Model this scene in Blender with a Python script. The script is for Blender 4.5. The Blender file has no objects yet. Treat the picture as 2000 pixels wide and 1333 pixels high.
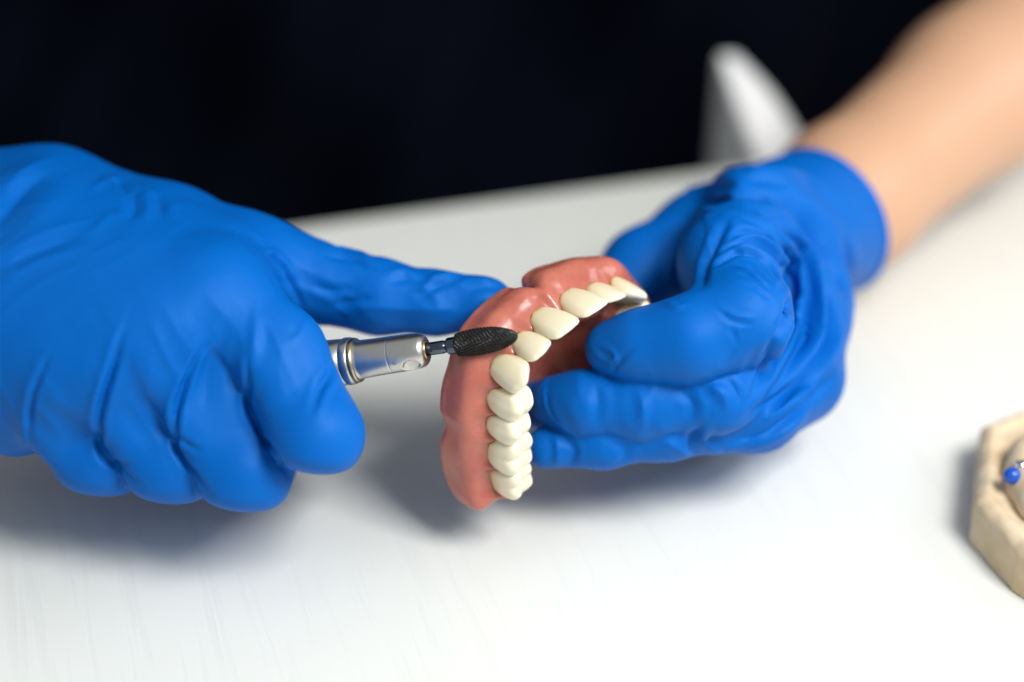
import bpy, bmesh, math, random
import numpy as np
from mathutils import Vector, Matrix
from mathutils.bvhtree import BVHTree

random.seed(7)
rng = np.random.default_rng(7)
S = bpy.context.scene

# ---------------------------------------------------------------- camera, world, lamps, exposure
PITCH = math.radians(32.0)
DIST = 467.0            # mm, camera to the plane of focus
MMPX = 0.12             # mm per photo pixel on that plane
ZF = 57.0               # mm, height of the focus point above the table
sp, cp = math.sin(PITCH), math.cos(PITCH)
R_AX = np.array([1.0, 0, 0]); U_AX = np.array([0, sp, cp]); B_AX = np.array([0, -cp, sp])
ROT = np.stack([R_AX, U_AX, B_AX], axis=1)         # columns
FOC = np.array([0, 0, ZF])


def to_world(c):
    """scene-layout frame (mm, x right / y up / z towards the viewer) -> world metres"""
    c = np.asarray(c, float)
    return (c @ ROT.T + FOC) * 0.001


def P(px, py, z=0.0):
    k = MMPX * (DIST - z) / DIST
    return np.array([(px - 1000.0) * k, -(py - 666.5) * k, z])


def RP(r, z=0.0):
    return r * MMPX * (DIST - z) / DIST


def on_table(px, py, h=0.0):
    """layout-frame point of a place on the table (height h mm)"""
    a = P(px, py, 0.0); o = np.array([0, 0, DIST])
    w0 = o @ ROT.T + FOC; w1 = a @ ROT.T + FOC
    t = (h - w0[2]) / (w1[2] - w0[2])
    return o + (a - o) * t


cam_d = bpy.data.cameras.new("camera"); cam = bpy.data.objects.new("camera", cam_d)
S.collection.objects.link(cam)
cam_d.sensor_width = 36.0
cam_d.lens = 36.0 * DIST / (2000 * MMPX)
cam_d.clip_start = 0.01; cam_d.clip_end = 50.0
m = Matrix(((1, 0, 0), (0, sp, -cp), (0, cp, sp))).to_4x4()
m.translation = Vector(to_world((0, 0, DIST)))
cam.matrix_world = m
cam_d.dof.use_dof = True
cam_d.dof.focus_distance = DIST * 0.001
cam_d.dof.aperture_fstop = 3.1
S.camera = cam

W = bpy.data.worlds.new("World"); S.world = W; W.use_nodes = True
bg = W.node_tree.nodes["Background"]
bg.inputs[0].default_value = (0.92, 0.98, 0.98, 1); bg.inputs[1].default_value = 0.40


def area(name, loc, target, size, energy, color, sy=None):
    d = bpy.data.lights.new(name, 'AREA'); d.energy = energy; d.color = color; d.size = size
    if sy:
        d.shape = 'RECTANGLE'; d.size_y = sy
    o = bpy.data.objects.new(name, d); S.collection.objects.link(o)
    o.location = loc
    o.rotation_euler = (Vector(target) - Vector(loc)).to_track_quat('-Z', 'Y').to_euler()
    return o


area("key_lamp", (0.30, -0.28, 0.55), (0, 0, 0.03), 0.24, 5.2, (1.0, 0.985, 0.955))
area("window_light", (1.0, -0.05, 0.62), (0.05, 0.05, 0.03), 0.6, 4.4, (0.88, 0.94, 1.0), 0.5)

S.view_settings.view_transform = 'Standard'
S.view_settings.look = 'None'
S.view_settings.exposure = 0.0
S.view_settings.gamma = 1.0
S.render.engine = 'CYCLES'
S.cycles.use_denoising = True

# ---------------------------------------------------------------- materials
def new_mat(name):
    m = bpy.data.materials.new(name); m.use_nodes = True
    nt = m.node_tree; b = nt.nodes["Principled BSDF"]
    return m, nt, b


def setp(b, **k):
    for n, v in k.items():
        b.inputs[n.replace('_', ' ')].default_value = v


def node(nt, t, **k):
    n = nt.nodes.new(t)
    for a, v in k.items():
        setattr(n, a, v)
    return n


def bump_noise(nt, b, scale, strength, dist=0.0002, detail=4, stretch=None, extra=None):
    tc = node(nt, 'ShaderNodeTexCoord'); mp = node(nt, 'ShaderNodeMapping')
    nt.links.new(tc.outputs['Object'], mp.inputs[0])
    if stretch:
        mp.inputs['Scale'].default_value = stretch
    nz = node(nt, 'ShaderNodeTexNoise'); nz.inputs['Scale'].default_value = scale; nz.inputs['Detail'].default_value = detail
    nt.links.new(mp.outputs[0], nz.inputs['Vector'])
    bp = node(nt, 'ShaderNodeBump'); bp.inputs['Strength'].default_value = strength; bp.inputs['Distance'].default_value = dist
    nt.links.new(nz.outputs['Fac'], bp.inputs['Height'])
    nt.links.new(bp.outputs[0], b.inputs['Normal'])
    return tc, nz, bp


def mat_simple(name, col, rough, metal=0.0, **k):
    m, nt, b = new_mat(name)
    setp(b, Base_Color=(*col, 1), Roughness=rough, Metallic=metal)
    setp(b, **k)
    return m, nt, b


M = {}
# nitrile glove
mt, nt, b = mat_simple('nitrile', (0.0002, 0.108, 0.45), 0.46)
setp(b, Specular_IOR_Level=0.25, Specular_Tint=(0.4, 0.65, 1.0, 1), Subsurface_Weight=0.05, Subsurface_Scale=0.002)
b.inputs['Subsurface Radius'].default_value = (0.05, 0.4, 1.0)
tc, nz, bp = bump_noise(nt, b, 520, 0.22, 0.00012, 3)
rg_ = node(nt, 'ShaderNodeTexNoise'); rg_.noise_type = 'RIDGED_MULTIFRACTAL'; rg_.inputs['Scale'].default_value = 90; rg_.inputs['Detail'].default_value = 3
nt.links.new(tc.outputs['Object'], rg_.inputs['Vector'])
bp2 = node(nt, 'ShaderNodeBump'); bp2.inputs['Strength'].default_value = 0.16; bp2.inputs['Distance'].default_value = 0.0006
nt.links.new(rg_.outputs['Fac'], bp2.inputs['Height']); nt.links.new(bp.outputs[0], bp2.inputs['Normal']); nt.links.new(bp2.outputs[0], b.inputs['Normal'])
nz2 = node(nt, 'ShaderNodeTexNoise'); nz2.inputs['Scale'].default_value = 60; nz2.inputs['Detail'].default_value = 4
nt.links.new(tc.outputs['Object'], nz2.inputs['Vector'])
mr = node(nt, 'ShaderNodeMapRange'); mr.inputs[3].default_value = 0.42; mr.inputs[4].default_value = 0.60
nt.links.new(nz2.outputs['Fac'], mr.inputs[0]); nt.links.new(mr.outputs[0], b.inputs['Roughness'])
M['glove'] = mt
# pink acrylic
mt, nt, b = mat_simple('pink_acrylic', (0.60, 0.155, 0.12), 0.27)
setp(b, Subsurface_Weight=0.35, Subsurface_Scale=0.004, Coat_Weight=0.12, Coat_Roughness=0.12)
b.inputs['Subsurface Radius'].default_value = (1.0, 0.35, 0.25)
tc, nz, bp = bump_noise(nt, b, 160, 0.06, 0.0005, 4)
nz2 = node(nt, 'ShaderNodeTexNoise'); nz2.inputs['Scale'].default_value = 75; nz2.inputs['Detail'].default_value = 9; nz2.inputs['Roughness'].default_value = 0.62
nt.links.new(tc.outputs['Object'], nz2.inputs['Vector'])
rp = node(nt, 'ShaderNodeValToRGB')
rp.color_ramp.elements[0].position = 0.3; rp.color_ramp.elements[0].color = (0.40, 0.108, 0.078, 1)
rp.color_ramp.elements[1].position = 0.7; rp.color_ramp.elements[1].color = (0.56, 0.180, 0.128, 1)
nt.links.new(nz2.outputs['Fac'], rp.inputs[0]); nt.links.new(rp.outputs[0], b.inputs['Base Color'])
nz3 = node(nt, 'ShaderNodeTexNoise'); nz3.inputs['Scale'].default_value = 900; nz3.inputs['Detail'].default_value = 2
nt.links.new(tc.outputs['Object'], nz3.inputs['Vector'])
bq = node(nt, 'ShaderNodeBump'); bq.inputs['Strength'].default_value = 0.12; bq.inputs['Distance'].default_value = 0.0001
nt.links.new(nz3.outputs['Fac'], bq.inputs['Height']); nt.links.new(bp.outputs[0], bq.inputs['Normal']); nt.links.new(bq.outputs[0], b.inputs['Normal'])
mr = node(nt, 'ShaderNodeMapRange'); mr.inputs[1].default_value = 0.35; mr.inputs[2].default_value = 0.7; mr.inputs[3].default_value = 0.16; mr.inputs[4].default_value = 0.42
nt.links.new(nz2.outputs['Fac'], mr.inputs[0]); nt.links.new(mr.outputs[0], b.inputs['Roughness'])
M['gum'] = mt
# tooth resin, yellower and stained at the neck
mt, nt, b = mat_simple('tooth_resin', (0.85, 0.79, 0.62), 0.26)
setp(b, Subsurface_Weight=0.32, Subsurface_Scale=0.003, Coat_Weight=0.2, Coat_Roughness=0.1)
b.inputs['Subsurface Radius'].default_value = (1.0, 0.8, 0.5)
at = node(nt, 'ShaderNodeAttribute'); at.attribute_name = 'neck'
rp = node(nt, 'ShaderNodeValToRGB')
e = rp.color_ramp.elements
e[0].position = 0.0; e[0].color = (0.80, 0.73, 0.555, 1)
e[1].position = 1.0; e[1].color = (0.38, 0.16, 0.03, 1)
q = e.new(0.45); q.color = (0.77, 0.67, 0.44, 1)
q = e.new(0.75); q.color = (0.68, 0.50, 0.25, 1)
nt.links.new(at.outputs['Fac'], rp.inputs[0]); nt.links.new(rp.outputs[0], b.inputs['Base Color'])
M['tooth'] = mt
# metals
mt, nt, b = mat_simple('satin_steel', (0.62, 0.60, 0.56), 0.33, 1.0); bump_noise(nt, b, 900, 0.08, 0.0001, 2); M['steel'] = mt
M['brass'] = mat_simple('brass_ring', (0.50, 0.40, 0.24), 0.3, 1.0)[0]
M['dark_ring'] = mat_simple('dark_steel', (0.16, 0.15, 0.14), 0.35, 1.0)[0]
M['shank'] = mat_simple('blued_steel', (0.10, 0.12, 0.16), 0.18, 1.0)[0]
mt, nt, b = mat_simple('carbide', (0.03, 0.03, 0.03), 0.3, 0.6); bump_noise(nt, b, 1500, 0.4, 0.0002, 3); M['carbide'] = mt
M['black_hole'] = mat_simple('bore', (0.01, 0.01, 0.01), 0.6)[0]
# skin
mt, nt, b = mat_simple('skin', (0.58, 0.335, 0.21), 0.45)
setp(b, Subsurface_Weight=0.3, Subsurface_Scale=0.006); b.inputs['Subsurface Radius'].default_value = (1, 0.35, 0.2)
bump_noise(nt, b, 300, 0.2, 0.0004); M['skin'] = mt
# shirt
mt, nt, b = mat_simple('navy_cotton', (0.0004, 0.0012, 0.0048), 0.85)
setp(b, Specular_IOR_Level=0.05); bump_noise(nt, b, 900, 0.3, 0.0004); M['shirt'] = mt
# white paper
mt, nt, b = mat_simple('white_cloth', (0.82, 0.82, 0.83), 0.7); bump_noise(nt, b, 250, 0.2, 0.0004); M['white'] = mt
# plaster
mt, nt, b = mat_simple('dental_stone', (0.62, 0.43, 0.22), 0.75)
tc, nz, bp = bump_noise(nt, b, 220, 0.4, 0.0006, 6)
nz2 = node(nt, 'ShaderNodeTexNoise'); nz2.inputs['Scale'].default_value = 70; nz2.inputs['Detail'].default_value = 5
nt.links.new(tc.outputs['Object'], nz2.inputs['Vector'])
rp = node(nt, 'ShaderNodeValToRGB')
rp.color_ramp.elements[0].position = 0.35; rp.color_ramp.elements[0].color = (0.58, 0.44, 0.26, 1)
rp.color_ramp.elements[1].position = 0.62; rp.color_ramp.elements[1].color = (0.72, 0.58, 0.40, 1)
nt.links.new(nz2.outputs['Fac'], rp.inputs[0]); nt.links.new(rp.outputs[0], b.inputs['Base Color'])
M['plaster'] = mt
M['blue_bead'] = mat_simple('blue_plastic', (0.01, 0.08, 0.5), 0.2)[0]
M['chrome'] = mat_simple('chrome', (0.75, 0.75, 0.76), 0.15, 1.0)[0]
# table laminate : embossed wood grain
mt, nt, b = mat_simple('white_laminate', (0.80, 0.805, 0.79), 0.38)
tc = node(nt, 'ShaderNodeTexCoord'); mp = node(nt, 'ShaderNodeMapping')
nt.links.new(tc.outputs['Object'], mp.inputs[0]); mp.inputs['Scale'].default_value = (1.0, 0.05, 1.0)
nz = node(nt, 'ShaderNodeTexNoise'); nz.inputs['Scale'].default_value = 300; nz.inputs['Detail'].default_value = 4; nz.inputs['Distortion'].default_value = 0.3
nt.links.new(mp.outputs[0], nz.inputs['Vector'])
rp = node(nt, 'ShaderNodeValToRGB'); rp.color_ramp.elements[0].position = 0.34; rp.color_ramp.elements[1].position = 0.48
nt.links.new(nz.outputs['Fac'], rp.inputs[0])
bp = node(nt, 'ShaderNodeBump'); bp.inputs['Strength'].default_value = 0.2; bp.inputs['Distance'].default_value = 0.0002
nt.links.new(rp.outputs[0], bp.inputs['Height']); nt.links.new(bp.outputs[0], b.inputs['Normal'])
mxc = node(nt, 'ShaderNodeMix', data_type='RGBA')
mxc.inputs[6].default_value = (0.745, 0.76, 0.725, 1); mxc.inputs[7].default_value = (0.77, 0.785, 0.745, 1)
nt.links.new(rp.outputs[0], mxc.inputs[0]); nt.links.new(mxc.outputs[2], b.inputs['Base Color'])
M['table'] = mt
M['edge'] = mat_simple('table_edge', (0.72, 0.73, 0.70), 0.5)[0]

# ---------------------------------------------------------------- mesh helpers
def link(o, parent=None):
    S.collection.objects.link(o)
    if parent is not None:
        o.parent = parent
        o.matrix_parent_inverse = Matrix.Identity(4)


def tag(o, label=None, cat=None, kind=None, group=None):
    if label: o['label'] = label
    if cat: o['category'] = cat
    if kind: o['kind'] = kind
    if group: o['group'] = group
    return o


def empty(name, world_loc):
    o = bpy.data.objects.new(name, None); o.location = world_loc; o.empty_display_size = 0.01
    link(o); return o


def outward(v, faces):
    """signed volume of a closed mesh"""
    c = v - v.mean(0)
    if isinstance(faces, np.ndarray):
        a, b_, d, e_ = (c[faces[:, i]] for i in range(4))
        return (np.cross(a, b_) * d).sum() + (np.cross(a, d) * e_).sum()
    t = 0.0
    for x in faces:
        for i in range(1, len(x) - 1):
            t += np.cross(c[x[0]], c[x[i]]) @ c[x[i + 1]] if len(faces) < 3000 or len(x) == 4 else 0.0
    return t


def mk(name, verts, faces, mat, parent=None, origin=None, smooth=True, world=False, attr=None):
    """verts in layout mm (or world metres) -> one mesh object"""
    v = np.asarray(verts, float) if world else to_world(verts)
    if parent is not None:
        o0 = np.array(world_of(parent))
    else:
        o0 = v.mean(0) if origin is None else np.asarray(origin, float)
    me = bpy.data.meshes.new(name)
    if outward(v, faces) < 0:
        faces = [tuple(x)[::-1] for x in faces] if not isinstance(faces, np.ndarray) else faces[:, ::-1]
    f = faces.tolist() if isinstance(faces, np.ndarray) else faces
    me.from_pydata((v - o0).tolist(), [], f)
    me.update()
    if smooth:
        me.polygons.foreach_set('use_smooth', [True] * len(me.polygons))
    if attr:
        for k, a in attr.items():
            l = me.attributes.new(k, 'FLOAT', 'POINT'); l.data.foreach_set('value', np.asarray(a, np.float32))
    me.materials.append(mat)
    o = bpy.data.objects.new(name, me)
    link(o, parent)
    if parent is None:
        o.location = o0
    return o


def world_of(o):
    l = Vector(o.location)
    while o.parent is not None:
        o = o.parent; l = l + Vector(o.location)
    return l


# ---------------------------------------------------------------- signed distance modelling
def smin(a, b, k):
    h = np.maximum(k - np.abs(a - b), 0.0) / k
    return np.minimum(a, b) - h * h * k * 0.25


def smax(a, b, k):
    return -smin(-a, -b, k)


def cone(p, a, b, r1, r2):
    """round cone between two spheres"""
    a = np.asarray(a, float); b = np.asarray(b, float)
    ba = b - a; l2 = ba @ ba; rr = r1 - r2; a2 = l2 - rr * rr; il2 = 1.0 / l2
    pa = p - a; y = pa @ ba; z = y - l2
    x = pa * l2 - y[:, None] * ba
    x2 = np.einsum('ij,ij->i', x, x); y2 = y * y * l2; z2 = z * z * l2
    k = np.sign(rr) * rr * rr * x2
    d = (np.sqrt(x2 * a2 * il2) + y * rr) * il2 - r1
    c1 = np.sign(z) * a2 * z2 > k
    c2 = np.sign(y) * a2 * y2 < k
    d = np.where(c1, np.sqrt(x2 + z2) * il2 - r2, np.where(c2, np.sqrt(x2 + y2) * il2 - r1, d))
    return d


def chain(p, pts, k=1.5):
    """pts: list of (point, radius)"""
    d = None
    for (a, r1), (b, r2) in zip(pts[:-1], pts[1:]):
        c = cone(p, a, b, r1, r2)
        d = c if d is None else smin(d, c, k)
    return d


def flat(d, p, A, B, frac=0.74, k=4.0, face=(0.15, 0.25, 1.0)):
    """flatten the outward face of a finger segment, as bone and tight glove do"""
    (a, ra), (b, rb) = A, B
    ax = b - a; l = np.linalg.norm(ax); ax = ax / l
    n = np.array(face); n = n - ax * (n @ ax); n /= np.linalg.norm(n)
    t = np.clip((p - a) @ ax / l, 0, 1.2)
    return smax(d, (p - a) @ n - frac * (ra + (rb - ra) * t), k)


def nets(f, lo, hi, h, B=4, project=2):
    """surface nets on a sparse grid"""
    lo = np.asarray(lo, float); hi = np.asarray(hi, float)
    H = h * B
    nc = np.ceil((hi - lo) / H).astype(int) + 1
    ax = [lo[i] + H * np.arange(nc[i] + 1) + 0.0 for i in range(3)]
    g = np.stack(np.meshgrid(*ax, indexing='ij'), -1).reshape(-1, 3)
    cv = np.concatenate([f(c) for c in np.array_split(g, max(1, len(g) // 200000))]).reshape(nc + 1)
    # a fine point belongs to the coarse node nearest to it
    act = np.abs(cv) < H * 1.6
    n = nc * B
    idx = [np.clip(np.round(np.arange(n[i]) / B).astype(int), 0, nc[i]) for i in range(3)]
    fv = cv[np.ix_(*idx)].copy(); fm = act[np.ix_(*idx)]
    I = np.argwhere(fm)
    pts = lo + I * h
    fv[fm] = np.concatenate([f(c) for c in np.array_split(pts, max(1, len(pts) // 200000))])
    s = fv < 0
    cs = np.zeros(n - 1, np.int8)
    for dx in (0, 1):
        for dy in (0, 1):
            for dz in (0, 1):
                cs += s[dx:n[0] - 1 + dx, dy:n[1] - 1 + dy, dz:n[2] - 1 + dz]
    mixed = (cs > 0) & (cs < 8)
    C = np.argwhere(mixed)
    cid = -np.ones(n - 1, int); cid[mixed] = np.arange(len(C))
    acc = np.zeros((len(C), 3)); cnt = np.zeros(len(C))
    corners = [(i, j, k) for i in (0, 1) for j in (0, 1) for k in (0, 1)]
    for c0 in corners:
        for axi in range(3):
            if c0[axi]: continue
            c1 = list(c0); c1[axi] = 1
            v0 = fv[C[:, 0] + c0[0], C[:, 1] + c0[1], C[:, 2] + c0[2]]
            v1 = fv[C[:, 0] + c1[0], C[:, 1] + c1[1], C[:, 2] + c1[2]]
            ok = (v0 < 0) != (v1 < 0)
            t = np.where(ok, v0 / np.where(v0 == v1, 1, v0 - v1), 0)
            for q in range(3):
                acc[:, q] += np.where(ok, c0[q] + (t if q == axi else 0), 0)
            cnt += ok
    V = lo + (C + acc / cnt[:, None]) * h
    F = []
    for axi in range(3):
        a1, a2 = (axi + 1) % 3, (axi + 2) % 3
        sl0 = [slice(None)] * 3; sl1 = [slice(None)] * 3
        sl0[axi] = slice(0, -1); sl1[axi] = slice(1, None)
        e = np.argwhere(s[tuple(sl0)] != s[tuple(sl1)])
        e = e[(e[:, a1] > 0) & (e[:, a2] > 0) & (e[:, a1] < n[a1] - 1) & (e[:, a2] < n[a2] - 1)]
        inside = s[e[:, 0], e[:, 1], e[:, 2]]
        def cell(o1, o2):
            x = e.copy(); x[:, a1] += o1; x[:, a2] += o2
            return cid[x[:, 0], x[:, 1], x[:, 2]]
        q = np.stack([cell(-1, -1), cell(0, -1), cell(0, 0), cell(-1, 0)], 1)
        q = np.where(inside[:, None], q, q[:, ::-1])
        F.append(q)
    F = np.concatenate(F); F = F[(F >= 0).all(1)]
    for _ in range(project):
        d, nrm = grad(f, V, h * 0.5)
        V = V - nrm * np.clip(d, -h, h)[:, None] * 0.9
    return V, F


def grad(f, V, e):
    d = f(V); g = np.zeros_like(V)
    for i in range(3):
        o = np.zeros(3); o[i] = e
        g[:, i] = (f(V + o) - f(V - o)) / (2 * e)
    n = np.linalg.norm(g, axis=1); n[n < 1e-6] = 1e-6
    return d / np.maximum(n, 0.3), g / n[:, None]


def vnormals(V, F):
    n = np.cross(V[F[:, 2]] - V[F[:, 0]], V[F[:, 3]] - V[F[:, 1]])
    out = np.zeros_like(V)
    for i in range(4):
        for c in range(3):
            out[:, c] += np.bincount(F[:, i], n[:, c], len(V))
    l = np.linalg.norm(out, axis=1); l[l == 0] = 1
    return out / l[:, None]


def wave_noise(V, scale, seed, n=14):
    r = np.random.default_rng(seed); out = np.zeros(len(V))
    for _ in range(n):
        k = r.normal(size=3) / scale; out += np.sin(V @ k + r.uniform(0, 6.28))
    return out / math.sqrt(n)


def vnoise(Q, seed=0):
    """smooth lattice noise, -1..1"""
    i = np.floor(Q).astype(np.int64); f = Q - i; f = f * f * f * (f * (f * 6 - 15) + 10)
    out = np.zeros(len(Q))
    for dx in (0, 1):
        for dy in (0, 1):
            for dz in (0, 1):
                h = ((i[:, 0] + dx) * 374761393 + (i[:, 1] + dy) * 668265263 + (i[:, 2] + dz) * 2147483647 + seed * 974634777) & 0xffffffff
                h = ((h ^ (h >> 13)) * 1274126177) & 0xffffffff
                v = ((h ^ (h >> 16)) & 0xffff) / 32767.5 - 1
                out += v * np.where(dx, f[:, 0], 1 - f[:, 0]) * np.where(dy, f[:, 1], 1 - f[:, 1]) * np.where(dz, f[:, 2], 1 - f[:, 2])
    return out


def ridged(Q, seed=0):
    return 1.0 - np.sqrt(vnoise(Q, seed) ** 2 + 0.004) * 1.9


def bell(V, px, py, z, r):
    """soft mask round a place on the glove, r mm"""
    c = P(px, py, z)
    return np.exp(-((V - c) ** 2).sum(1) / (r * r))


def cr(pts, n=10):
    """catmull-rom through 2D/3D points"""
    p = np.asarray(pts, float)
    if len(p) < 3:
        t = np.linspace(0, 1, n + 1)[:, None]; return p[0] + (p[1] - p[0]) * t
    p = np.vstack([2 * p[0] - p[1], p, 2 * p[-1] - p[-2]]); out = []
    for i in range(1, len(p) - 2):
        t = np.linspace(0, 1, n, endpoint=False)[:, None]
        a, b_, c, d = p[i - 1], p[i], p[i + 1], p[i + 2]
        out.append(0.5 * (2 * b_ + (c - a) * t + (2 * a - 5 * b_ + 4 * c - d) * t ** 2 + (3 * b_ - a - 3 * c + d) * t ** 3))
    out.append(p[-2][None]); return np.vstack(out)


def folds(V, F, specs):
    """press and raise folds in a glove along lines that lie on its surface.
    spec: (kind, [(px,py)..], amplitude mm, width mm)  G groove, R ridge, S step (one side raised)"""
    N = vnormals(V, F)
    tree = BVHTree.FromPolygons(V.tolist(), F.tolist())
    disp = np.zeros(len(V))
    eye = Vector((0, 0, DIST))
    for kind, pts, amp, wid in specs:
        line = []
        for q in cr(pts, 8):
            d = Vector(P(q[0], q[1], 0)) - eye
            hit = tree.ray_cast(eye, d.normalized())
            if hit[0] is not None:
                line.append(hit[0])
        if len(line) < 3: continue
        L = np.array(line)
        reach = wid * 3.2
        near = np.where(((V > L.min(0) - reach) & (V < L.max(0) + reach)).all(1))[0]
        if not len(near): continue
        v = V[near]; best = np.full(len(near), 1e9); tt = np.zeros(len(near)); side = np.zeros(len(near))
        seg = np.linalg.norm(np.diff(L, axis=0), axis=1); cum = np.concatenate([[0], np.cumsum(seg)])
        for i in range(len(L) - 1):
            if seg[i] > 8: continue
            ab = L[i + 1] - L[i]; t = np.clip((v - L[i]) @ ab / max(ab @ ab, 1e-9), 0, 1)
            q = v - (L[i] + t[:, None] * ab); dd = np.linalg.norm(q, axis=1)
            u = dd < best
            best[u] = dd[u]; tt[u] = (cum[i] + t[u] * seg[i]) / cum[-1]
            sd = np.cross(ab, np.array([0, 0, 1.0])); side[u] = np.sign(q[u] @ sd)
        x = best / wid
        fall = np.sin(np.pi * np.clip(tt, 0.02, 0.98)) ** 0.6
        if kind == 'G':
            y = -np.exp(-1.5 * np.sqrt(x * x + 0.04) + 0.3) + 0.28 * np.exp(-((x - 2.0) / 0.9) ** 2)
        elif kind == 'R':
            y = np.exp(-1.5 * np.sqrt(x * x + 0.04) + 0.3) - 0.2 * np.exp(-((x - 2.0) / 0.9) ** 2)
        else:
            xs = x * side; y = np.where(xs > 0, np.exp(-1.1 * xs), -0.35 * np.exp(-1.6 * -xs)) * (1 - np.exp(-(xs / 0.35) ** 2))
        disp[near] += amp * y * fall
    return V + N * disp[:, None]


def smooth_mesh(V, F, it=1, lam=0.5):
    n = len(V)
    e = np.concatenate([F[:, [0, 1]], F[:, [1, 2]], F[:, [2, 3]], F[:, [3, 0]]])
    e = np.concatenate([e, e[:, ::-1]])
    deg = np.bincount(e[:, 0], minlength=n).astype(float); deg[deg == 0] = 1
    for _ in range(it):
        a = np.stack([np.bincount(e[:, 0], V[e[:, 1], c], n) for c in range(3)], 1) / deg[:, None]
        V = V + lam * (a - V)
    return V


def lathe(axis_o, axis_d, prof, n=48, up=(0, 1, 0.0)):
    """prof: list of (t along axis, radius). Layout mm."""
    d = np.asarray(axis_d, float); d /= np.linalg.norm(d)
    a = np.cross(d, up); a /= np.linalg.norm(a); b_ = np.cross(d, a)
    V = []; F = []
    th = np.linspace(0, 2 * np.pi, n, endpoint=False)
    ring = np.cos(th)[:, None] * a + np.sin(th)[:, None] * b_
    for t, r in prof:
        V.append(np.asarray(axis_o) + d * t + ring * r)
    V = np.vstack(V)
    for i in range(len(prof) - 1):
        for j in range(n):
            k = (j + 1) % n
            F.append((i * n + j, i * n + k, (i + 1) * n + k, (i + 1) * n + j))
    F.append(tuple(range(n))[::-1]); F.append(tuple((len(prof) - 1) * n + j for j in range(n)))
    return V, F


# ---------------------------------------------------------------- the table
YAW = math.radians(16.0)
edge_pt = np.array(to_world(on_table(1000, 386)))
ev = np.array([math.cos(YAW), math.sin(YAW), 0]); gv = np.array([-math.sin(YAW), math.cos(YAW), 0])
tb = bpy.data.meshes.new('table'); bm = bmesh.new()
x0, x1, y0, y1, th = -0.9, 0.9, -0.75, 0.0, 0.025
bmesh.ops.create_cube(bm, size=1.0)
for v in bm.verts:
    v.co = Vector(((v.co.x) * (x1 - x0), (y1 + y0) / 2 + v.co.y * (y1 - y0), -th / 2 + v.co.z * th))
bmesh.ops.bevel(bm, geom=[e for e in bm.edges], offset=0.0015, segments=3, affect='EDGES', profile=0.5)
bm.to_mesh(tb); bm.free()
tb.materials.append(M['table'])
table = bpy.data.objects.new('table', tb); link(table)
table.location = (edge_pt[0], edge_pt[1], 0.0); table.rotation_euler = (0, 0, YAW)
tag(table, 'white laminate table top with faint embossed wood grain', 'table', kind='structure')

# ---------------------------------------------------------------- the denture
sv = np.array([-.148, .773, .616]); tv = np.array([.727, .507, -.463])
sv /= np.linalg.norm(sv); tv -= sv * (tv @ sv); tv /= np.linalg.norm(tv); ov = -np.cross(sv, tv)
DB = np.stack([sv, tv, ov], 1)                     # columns s (front), t (across), o (towards the biting edge)
D0 = P(1121, 771, -18)
# kind, half-arch position (t, s), mesio-distal width, facio-lingual depth, crown length above gum
TEETH = [('central', 4.35, 23.2, 9.7, 6.8, 9.4), ('lateral', 11.2, 21.8, 8.5, 6.2, 8.4), ('canine', 16.8, 18.8, 9.0, 7.8, 8.8),
         ('premolar', 19.6, 13.0, 8.0, 8.8, 7.4), ('premolar', 21.2, 6.8, 8.0, 9.0, 6.9), ('molar', 22.6, -0.8, 10.4, 9.8, 6.4),
         ('molar', 23.6, -8.8, 9.0, 9.0, 6.0)]
half = [(t, s) for _, t, s, *_ in TEETH] + [(24.6, -15.0), (25.2, -22.0)]
AR = cr([(-t, s) for t, s in half[::-1]] + [(t, s) for t, s in half], 14)        # (t, s)
AT = np.gradient(AR, axis=0); AT /= np.linalg.norm(AT, axis=1)[:, None]
AU = np.concatenate([[0], np.cumsum(np.linalg.norm(np.diff(AR, axis=0), axis=1))]); AU -= AU[-1] / 2


def arch_coords(q):
    """local (s,t,o) -> outward distance d, height h, arc position u"""
    ts = q[:, [1, 0]]
    d2 = ((ts[:, None, :] - AR[None]) ** 2).sum(2); i = d2.argmin(1)
    rel = ts - AR[i]; tan = AT[i]
    al = (rel * tan).sum(1)
    out = np.stack([-tan[:, 1], tan[:, 0]], 1)
    d = (rel * out).sum(1)
    dist = np.sqrt(d2[np.arange(len(q)), i])
    return np.where(d >= 0, dist, -dist), q[:, 2], AU[i] + al


TU = []
for kd, t, s, *_ in TEETH:
    i = ((AR - np.array([t, s])) ** 2).sum(1).argmin(); TU.append(AU[i])
TU = np.array(TU)
GAPS = [0.0] + [(a + b_) / 2 for a, b_ in zip(TU[:-1], TU[1:])] + [TU[-1] + 5]
GAPS = sorted(set([-g for g in GAPS] + GAPS))


def cap2(d, h, a, b_, r1, r2):
    """2D capsule with varying radius; a, b_: (d, h) that may be arrays"""
    ax, ay = a; bx, by = b_
    vx, vy = bx - ax, by - ay
    t = np.clip(((d - ax) * vx + (h - ay) * vy) / (vx * vx + vy * vy), 0, 1)
    return np.hypot(d - ax - vx * t, h - ay - vy * t) - (r1 + (r2 - r1) * t)


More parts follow.
